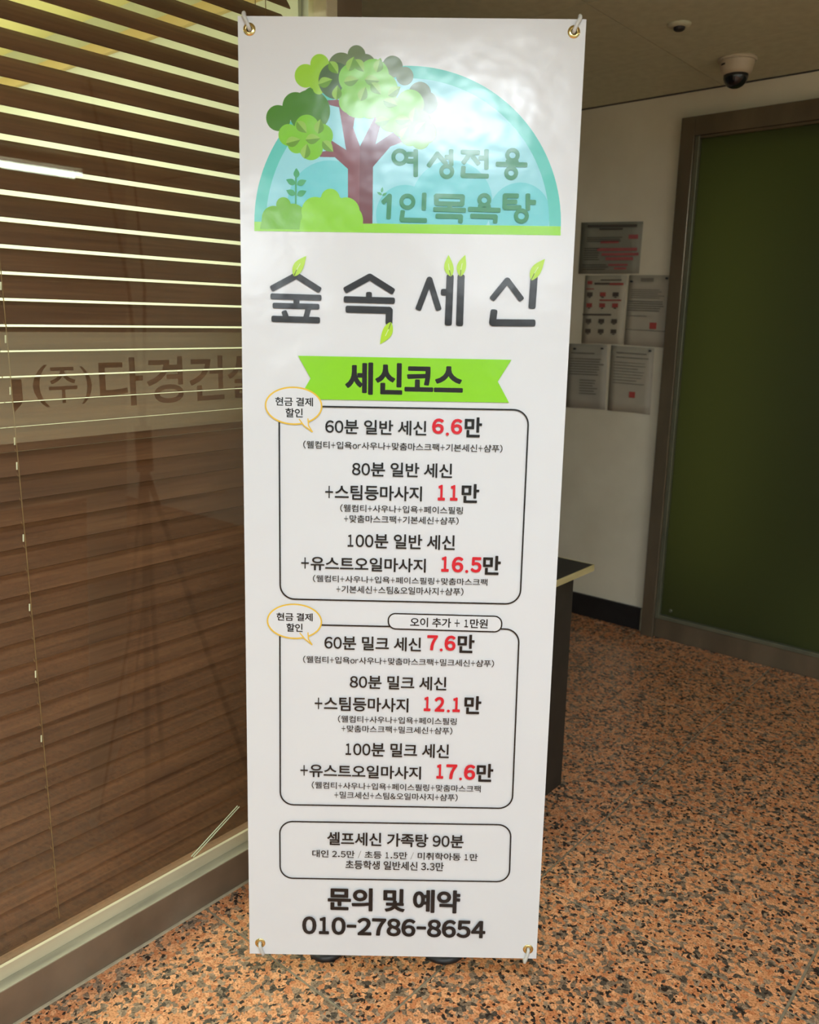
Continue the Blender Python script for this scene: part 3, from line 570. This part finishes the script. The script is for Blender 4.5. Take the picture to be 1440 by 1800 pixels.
def roundrect(q, r, n=8):
    """q = TL TR BR BL"""
    q = [Vector(p) for p in q]; out = []
    for i in range(4):
        p = q[i]; a = (q[i - 1] - p).normalized(); b = (q[(i + 1) % 4] - p).normalized()
        s = p + a * r; e = p + b * r
        for k in range(n + 1):
            t = k / n; ang = t * math.pi / 2
            out.append(tuple(p + a * r * (1 - math.sin(ang)) + b * r * (1 - math.cos(ang))))
    return out
def grow(loop, d):
    cx = sum(p[0] for p in loop) / len(loop); cy = sum(p[1] for p in loop) / len(loop); n = len(loop); out = []
    for i in range(n):
        p0 = Vector(loop[i - 1]); p1 = Vector(loop[i]); p2 = Vector(loop[(i + 1) % n]); t = (p2 - p0)
        if t.length < 1e-9: out.append(loop[i]); continue
        nn = Vector((t.y, -t.x)).normalized()
        if nn.dot(p1 - Vector((cx, cy))) < 0: nn = -nn
        out.append(tuple(p1 + nn * d))
    return out
def outline(name, loop, wd, m, parent=banner, **kw):
    a = grow(loop, wd / 2); b = grow(loop, -wd / 2); n = len(a)
    vs = [(x * mm, y * mm) for x, y in a + b]; fs = [(i, (i + 1) % n, n + (i + 1) % n, n + i) for i in range(n)]
    return flat(name, vs, fs, m, parent, **kw)
# the sheet, with four real eyelet holes
holes = [circle(x, y, 5.2, n=20) for x, y in ART['grommets']]
vs, fs = fill2d([[(x * mm, y * mm) for x, y in ART['corners']]] + [[(x * mm, y * mm) for x, y in h] for h in holes], .0002)
bm = bmesh.new(); bv = [bm.verts.new(v) for v in vs]
for f in fs:
    try: bm.faces.new([bv[i] for i in f])
    except ValueError: pass
bmesh.ops.remove_doubles(bm, verts=bm.verts, dist=1e-6); bmesh.ops.recalc_face_normals(bm, faces=bm.faces)
obj('vinyl_sheet', bm, INK['white'], banner)
for x, y in ART['grommets']:
    obj('eyelet', lathe(bmesh.new(), [(.0048, -.0012), (.0048, .0014), (.0056, .0022), (.0066, .0023), (.0085, .0016), (.0103, .0008), (.0108, .0003), (.0104, .0002)], 32, Matrix.Translation((x * mm, y * mm, 0))), M_brass, banner, smooth=True)
# picture
pic = banner
(lx, ly), (rx_, ry_), (tx, ty), (ilx, ily), (irx, iry), (itx, ity) = ART['dome']
def dome(x0, x1, yb, yt, n=64):
    cx = (x0 + x1) / 2; r = (x1 - x0) / 2
    return [(cx + r * math.cos(math.pi * i / n), yb + (yt - yb) * math.sin(math.pi * i / n)) for i in range(n + 1)]
yb = min(ly, ry_) - 2
D_out = dome(lx, rx_, yb, ty); D_in = dome(ilx, irx, yb, ity)
pic = multi('tree_picture', [D_out], INK['teal']); multi('sky_area', [D_in], INK['sky'], pic)
def inside_clip(c, r, n=40):
    cx = (ilx + irx) / 2; R = (irx - ilx) / 2; out = []
    for i in range(n):
        x = c[0] + r * math.cos(2 * math.pi * i / n); y = c[1] + r * math.sin(2 * math.pi * i / n)
        y = max(y, yb); dx = x - cx; dy = (y - yb) * R / (ity - yb); d = math.hypot(dx, dy)
        if d > R: x = cx + dx * R / d; y = yb + dy * R / d * (ity - yb) / R
        out.append((x, y))
    return out
multi('cloud_shapes', [inside_clip((x, y), r) for x, y, r in ART['clouds']], INK['cloud'], pic)
multi('ground_strip', [ART['ground']], INK['ground'], pic)
vs, fs = fill2d([[(x * mm, y * mm) for x, y in ART['trunk']]]); flat('tree_trunk', vs, fs, INK['trunk'], pic)
vs, fs = fill2d([[(x * mm, y * mm) for x, y in ART['trunk_shade']]]); flat('trunk_half', vs, fs, INK['trunk2'], pic)
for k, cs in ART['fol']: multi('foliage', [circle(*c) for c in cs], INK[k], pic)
def leaf_shape(x0, y0, x1, y1, wd, bend=.18, n=10):
    dx, dy = x1 - x0, y1 - y0; nx, ny = -dy, dx; l = math.hypot(dx, dy); nx /= l; ny /= l
    up = []; mid = []; lo = []
    for i in range(n + 1):
        t = i / n; ww = math.sin(math.pi * t ** .8) * wd / 2; c = bend * wd * math.sin(math.pi * t)
        up.append((x0 + dx * t + nx * (ww + c), y0 + dy * t + ny * (ww + c))); mid.append((x0 + dx * t + nx * c, y0 + dy * t + ny * c)); lo.append((x0 + dx * t + nx * (-ww + c), y0 + dy * t + ny * (-ww + c)))
    return up, mid, lo
for sset, name in ((ART['sprigs'], 'printed_leaf'),):
    for s in sset:
        u, m_, l_ = leaf_shape(*s, bend=0); multi('printed_leaf', [u[:-1] + m_[::-1][:-1]], INK['leafm'], pic); multi('printed_leaf', [m_[:-1] + l_[::-1][:-1]], INK['leafd'], pic)
multi('sapling_leaves', [stroke_loops(ART['sapling'][0], 3)[0]] + [leaf_shape(*s, bend=0)[0][:-1] + leaf_shape(*s, bend=0)[2][::-1][:-1] for s in ART['sapling'][1]], INK['sprout'], pic)
multi('sapling_leaves', [leaf_shape(*s, bend=0)[0][:-1] + leaf_shape(*s, bend=0)[2][::-1][:-1] for s in ART['sapling2']], INK['sprout'], pic)
gb = lambda c: [(x, max(y, ART['ground'][3][1] + 1)) for x, y in circle(*c)]
multi('bush', [gb(c) for c in ART['bush_dark']] + [ART['bush_base'][0]], INK['bush'], pic)
multi('bush', [gb(c) for c in ART['bush_light']] + [ART['bush_base'][1]], INK['bush2'], pic)
multi('ground_strip', [[(ART['ground'][0][0], ART['ground'][3][1] + 4), (ART['ground'][2][0], ART['ground'][3][1] + 4), ART['ground'][2], ART['ground'][3]]], INK['ground'], pic)
def syllables(strokes, cuts, name, m, parent, jr=.48):
    k = 0
    for c in cuts:
        lp = []
        for pts, wd in strokes[k:k + c]:
            lp += stroke_loops(pts, wd)
            for p in pts[1:-1]: lp.append(circle(p[0], p[1], wd * jr, n=16))
        multi(name, lp, m, parent); k += c
syllables(ART['headline'], (4, 5, 7, 5, 1, 3, 4, 5, 7), 'headline_letter', INK['head'], pic)
syllables(ART['title'], (7, 4, 4, 3), 'title_letter', INK['title'], banner)
for lf_ in ART['leaves']:
    u, m_, l_ = leaf_shape(*lf_, bend=.12)
    multi('title_leaf', [u[:-1] + l_[::-1][:-1]], INK['leafl'])
    multi('leaf_vein', stroke_loops([m_[3], m_[6]], 1.0), INK['pale'])
    multi('leaf_stem', stroke_loops([m_[0], m_[3]], 1.1), INK['title'])
poly('ribbon', ART['ribbon'], INK['lime'])
for *q, r in ART['boxes']: outline('box_outline', roundrect(q, r), 2.9, INK['k'])
pr = roundrect(ART['pill'], 14.0)
multi('pill_fill', [pr], INK['white']); outline('pill_outline', pr, 2.7, INK['k'])
for (cx, cy, rx, ry), tail in ART['bubbles']:
    e = circle(cx, cy, rx, ry, 56)
    multi('bubble_fill', [e], INK['white']); outline('bubble_outline', e, 2.9, INK['gold'])
    multi('bubble_tail_fill', [[(tail[0][0], tail[0][1] + 6)] + tail[:3] + [tail[3], tail[4], (tail[4][0], tail[4][1] + 4)]], INK['white'])
    multi('bubble_tail', stroke_loops(tail[:3], 2.3) + stroke_loops(tail[2:], 2.3), INK['gold'])
for s, col, bold, a0, b0, a1, b1 in ART['texts']:
    bo = bold + .008; thick = max(0, bo - .014) * .9
    vs, fs = line_mesh(s, min(bo, .014)); xs = [v[0] for v in vs]; yy = [v[1] for v in vs]
    X0, X1, Q0, Q1 = min(xs), max(xs), min(yy), max(yy)
    vs = [((a0 + (x - X0) / (X1 - X0) * (a1 - a0)) * mm, (b0 + (y - Q0) / (Q1 - Q0) * (b1 - b0)) * mm) for x, y in vs]
    if thick:
        sx = (a1 - a0) / (X1 - X0) * mm * thick; sy = (b1 - b0) / (Q1 - Q0) * mm * thick; V = []; F = []
        for ox, oy, h in ((0, 0, 0), (sx, 0, 1), (-sx, 0, 2), (0, sy, 3), (0, -sy, 4), (sx * .7, sy * .7, 5), (-sx * .7, -sy * .7, 6), (sx * .7, -sy * .7, 7), (-sx * .7, sy * .7, 8)):
            F += [tuple(i + len(V) for i in f) for f in fs]; V += [(v[0] + ox, v[1] + oy, h * 2.5e-6) for v in vs]
        layer[0] += 5; vs, fs = V, F
    flat('printed_price' if col == 'r' else 'printed_text', vs, fs, INK[col])
for x, y, r in ART['dots']: multi('price_point', [circle(x, y, r, n=14)], INK['r'])

# ------------------------------------------------------------------ stand that carries the banner
C0 = BM @ Vector((.30, .95, -.09))
stand = empty('banner_stand', (C0.x, C0.y, 0), label='black stand behind the tall white banner, its round feet just showing below', category='stand')
si = Matrix.Translation((-C0.x, -C0.y, 0))
def spart(name, bm, m, smooth=True, **kw): bm.transform(si); return obj(name, bm, m, stand, smooth=smooth, **kw)
spart('hub', tube(bmesh.new(), [C0 + Vector((0, 0, -.06)), C0 + Vector((0, 0, .06))], .022, 16), M_stand)
feet = [Vector((-1.172, 1.119, 0)), Vector((-.977, 1.296, 0)), Vector((-1.33, 1.38, 0))]
for fpt in feet:
    spart('leg', tube(bmesh.new(), [C0 + Vector((0, 0, -.05)), fpt + Vector((0, 0, .02))], .008, 10), M_stand)
for fpt, rr in zip(feet, (.04, .05, .03)):
    bm = lathe(bmesh.new(), [(0, 0), (rr, 0), (rr, .008), (rr * .8, .014), (0, .017)], 20); bm.transform(Matrix.Translation(fpt)); spart('foot', bm, M_stand)
for i, (x, y) in enumerate(ART['grommets']):
    top = i < 2; left = i in (0, 3)
    ey = (1.7975 if top else -.001) if left else (1.802 if top else .002)
    sx = (-.009 if left else .009) if top else (-.006 if left else .006)
    g = Vector((x * mm, y * mm, 0)); e = Vector((x * mm + sx, ey + (.0045 if top else -.0045), -.001))
    back = Vector((x * mm + sx * 1.1, ey - (.012 if top else -.012), -.014))
    mid = (g + e) / 2
    p = [g + Vector((0, 0, -.006)), g + Vector((0, (.001 if top else -.001), .004)), mid + Vector((0, 0, .0062)), Vector((e.x, e.y - (.004 if top else -.004), .0045)), e, back]
    # smooth the hook path
    q = []
    for k in range(len(p) - 1):
        P0, P1, P2, P3 = p[max(k - 1, 0)], p[k], p[k + 1], p[min(k + 2, len(p) - 1)]
        for t in (0, .25, .5, .75):
            q.append(.5 * ((2 * P1) + (P2 - P0) * t + (2 * P0 - 5 * P1 + 4 * P2 - P3) * t * t + (3 * P1 - P0 - 3 * P2 + P3) * t ** 3))
    q.append(p[-1])
    bm = tube(bmesh.new(), q, .0034, 12); bm.transform(BM); spart('hook', bm, M_hook, label='milky translucent plastic hook')
    bb_ = BM @ back; spart('arm', tube(bmesh.new(), [C0, (C0 + bb_) / 2 + (BM.to_3x3() @ Vector((0, 0, -.02))), bb_], [.006, .0045, .003], 10), M_stand)

# ------------------------------------------------------------------ papers on the back wall
def paper(name, q, label, col, cat='notice', thick=.0012, off=0):
    """q = TL TR BR BL in wall (x, z)"""
    cx = sum(p[0] for p in q) / 4; cz = sum(p[1] for p in q) / 4
    t = empty(name, (cx, 3.499 - off, cz), label=label, category=cat)
    m = mottled('paper', srgb(*col), srgb(*[c * .96 for c in col]), 12, .6)
    bm = bmesh.new(); nx = 6
    # slightly wavy sheet
    vf = []; 
    for j in range(nx + 1):
        row = []
        for i in range(nx + 1):
            u, v = i / nx, j / nx
            a = Vector(q[0]).lerp(Vector(q[1]), u); b = Vector(q[3]).lerp(Vector(q[2]), u); p = a.lerp(b, v)
            row.append(bm.verts.new((p.x - cx, -.001 - thick - .0025 * v * v * (1 + math.sin(u * 9 + cx * 30)) , p.y - cz)))
        vf.append(row)
    for j in range(nx):
        for i in range(nx): bm.faces.new((vf[j][i], vf[j + 1][i], vf[j + 1][i + 1], vf[j][i + 1]))
    s = obj('sheet', bm, m, t, smooth=True)
    md = s.modifiers.new('thick', 'SOLIDIFY'); md.thickness = .0004
    return t, q, cx, cz
def marks(P, rects, color, name='printed_lines'):
    t, q, cx, cz = P; bm = bmesh.new()
    for u0, v0, u1, v1 in rects:
        def pt(u, v):
            a = Vector(q[0]).lerp(Vector(q[1]), u); b = Vector(q[3]).lerp(Vector(q[2]), u); p = a.lerp(b, v)
            return bm.verts.new((p.x - cx, -.0088, p.y - cz))
        bm.faces.new([pt(u0, v0), pt(u0, v1), pt(u1, v1), pt(u1, v0)])
    return obj(name, bm, mottled('print', srgb(*color), srgb(*[c * .92 for c in color]), 40, .7), t)
def pins(P, pts):
    t, q, cx, cz = P
    for x, z in pts:
        bm = lathe(bmesh.new(), [(.0, 0), (.0035, 0), (.0035, .003), (.002, .006), (.0045, .012), (.0045, .014), (0, .0145)], 12, Matrix.Translation((x - cx, -.003, z - cz)) @ Matrix.Rotation(math.pi / 2, 4, 'X')); obj('pin', bm, M_pin, t)
def lines(u0, u1, v0, v1, n, jitter=.15, th=.35):
    st = (v1 - v0) / n; return [(u0, v0 + k * st, u1 - random.random() * jitter * (u1 - u0), v0 + k * st + st * th) for k in range(n)]
p1 = paper('notice_poster', [(-1.978, 1.826), (-1.68, 1.812), (-1.682, 1.598), (-1.975, 1.604)], 'grey poster with pink text, topmost on the back wall', (150, 150, 134))
marks(p1, [(.12, .05, .92, .1), (.32, .12, .7, .155)] + lines(.12, .75, .29, .40, 3) + lines(.08, .35, .5, .76, 6) + lines(.06, .5, .82, .95, 3), (88, 84, 76)); marks(p1, [(.8, .25, .95, .33), (.35, .36, .65, .41), (.3, .5, .95, .56), (.38, .6, .98, .65), (.45, .68, .9, .74), (.5, .81, .82, .85), (.6, .88, .8, .92)], (184, 100, 100), 'red_text')
p2 = paper('notice_sheet', [(-1.942, 1.596), (-1.738, 1.592), (-1.736, 1.297), (-1.938, 1.296)], 'white notice with rows of small red and dark icons', (196, 190, 168))
ic = []; ir = []
for r_, v in enumerate((.27, .43, .66, .81)):
    for c_, u in enumerate((.15, .47, .78)):
        (ir if (r_ == 0 and c_ == 1) or (r_ == 1 and c_ == 0) or (r_, c_) in ((1, 1), (1, 2)) else ic).append((u - .07, v - .025, u + .07, v + .035)); ic.append((u - .03, v + .04, u + .03, v + .055))
marks(p2, [(.25, .105, .62, .135), (.0, .56, .7, .585), (.4, .06, .9, .075)] + ic, (96, 88, 78)); marks(p2, [(.08, .08, .2, .13), (.62, .11, .95, .14), (.05, .19, .25, .205), (.4, .35, .92, .37)] + ir, (176, 84, 76), 'red_text')
p3 = paper('notice_sheet', [(-1.727, 1.592), (-1.530, 1.588), (-1.529, 1.288), (-1.728, 1.295)], 'white letter with a red square seal, right of the icon notice', (196, 190, 170), off=.0)
marks(p3, [(.3, .04, .6, .09)] + lines(.08, .95, .2, .34, 5, .3) + lines(.04, .95, .36, .52, 5, .2, .5) + [(.03, .57, .5, .58), (.03, .77, .95, .78)], (140, 136, 122)); marks(p3, [(.58, .66, .74, .75)], (190, 84, 76), 'red_seal'); pins(p3, [(-1.71, 1.565), (-1.55, 1.575)])
p4 = paper('notice_sheet', [(-2.009, 1.292), (-1.809, 1.292), (-1.797, 1.002), (-2.008, .998)], 'pale grey letter, lower left of the notices beside the banner', (184, 180, 164))
marks(p4, [(.1, .13, .7, .15)] + lines(.08, .95, .22, .5, 7, .2) + lines(.35, .8, .55, .8, 6, .4), (132, 128, 116)); pins(p4, [(-1.97, 1.27), (-1.83, 1.275)])
p5 = paper('notice_sheet', [(-1.791, 1.29), (-1.585, 1.284), (-1.580, .998), (-1.787, 1.0)], 'white letter with a red seal, lowest right of the notices', (194, 188, 168))
marks(p5, [(.15, .09, .85, .11), (.15, .16, .9, .175)] + lines(.1, .85, .24, .6, 8, .3, .2), (146, 142, 128)); marks(p5, [(.5, .68, .64, .77)], (190, 84, 76), 'red_seal'); pins(p5, [(-1.60, 1.272)])

# ------------------------------------------------------------------ ceiling devices
dc = empty('security_camera', (-1.222, 3.19, CZ), label='white dome security camera with a smoked lens under the ceiling', category='camera')
obj('base_ring', lathe(bmesh.new(), [(.0, 0), (.066, 0), (.067, -.006), (.062, -.011)], 40), M_white, dc, smooth=True)
obj('housing', lathe(bmesh.new(), [(.060, -.011), (.060, -.014), (.053, -.042), (.046, -.053), (.040, -.054)], 40), M_white, dc, smooth=True)
obj('smoked_dome', lathe(bmesh.new(), [(.042, -.053)] + [(.042 * math.cos(a * math.pi / 20), -.058 - .040 * math.sin(a * math.pi / 20)) for a in range(11)], 40), M_smoke, dc, smooth=True)
bm = bmesh.new()
for k in range(5):
    a = -1.9 + k * .07 - .35; r = .0588
    box(bm, -.0014, .0014, -.0005, .0005, -.003, .003)
    bmesh.ops.transform(bm, matrix=Matrix.Translation((r * math.cos(a), r * math.sin(a), -.024)) @ Matrix.Rotation(a + math.pi / 2, 4, 'Z'), verts=bm.verts[-8:])
obj('printed_mark', bm, M_dark, dc)
obj('screw', lathe(bmesh.new(), [(0, -.009), (.003, -.009), (.003, -.006)], 10, Matrix.Translation((-.03, -.055, 0))), M_dark, dc)
sp = empty('smoke_detector', (-1.241, 2.735, CZ), label='small round ceiling sensor with a dark centre, left of the dome camera', category='sensor')
obj('plate', lathe(bmesh.new(), [(0, 0), (.036, 0), (.034, -.006), (.02, -.010), (.0, -.010)], 32), M_ceil, sp, smooth=True)
obj('sensor_head', lathe(bmesh.new(), [(.018, -.009), (.017, -.016), (.012, -.020), (0, -.020)], 24), M_dark, sp, smooth=True)
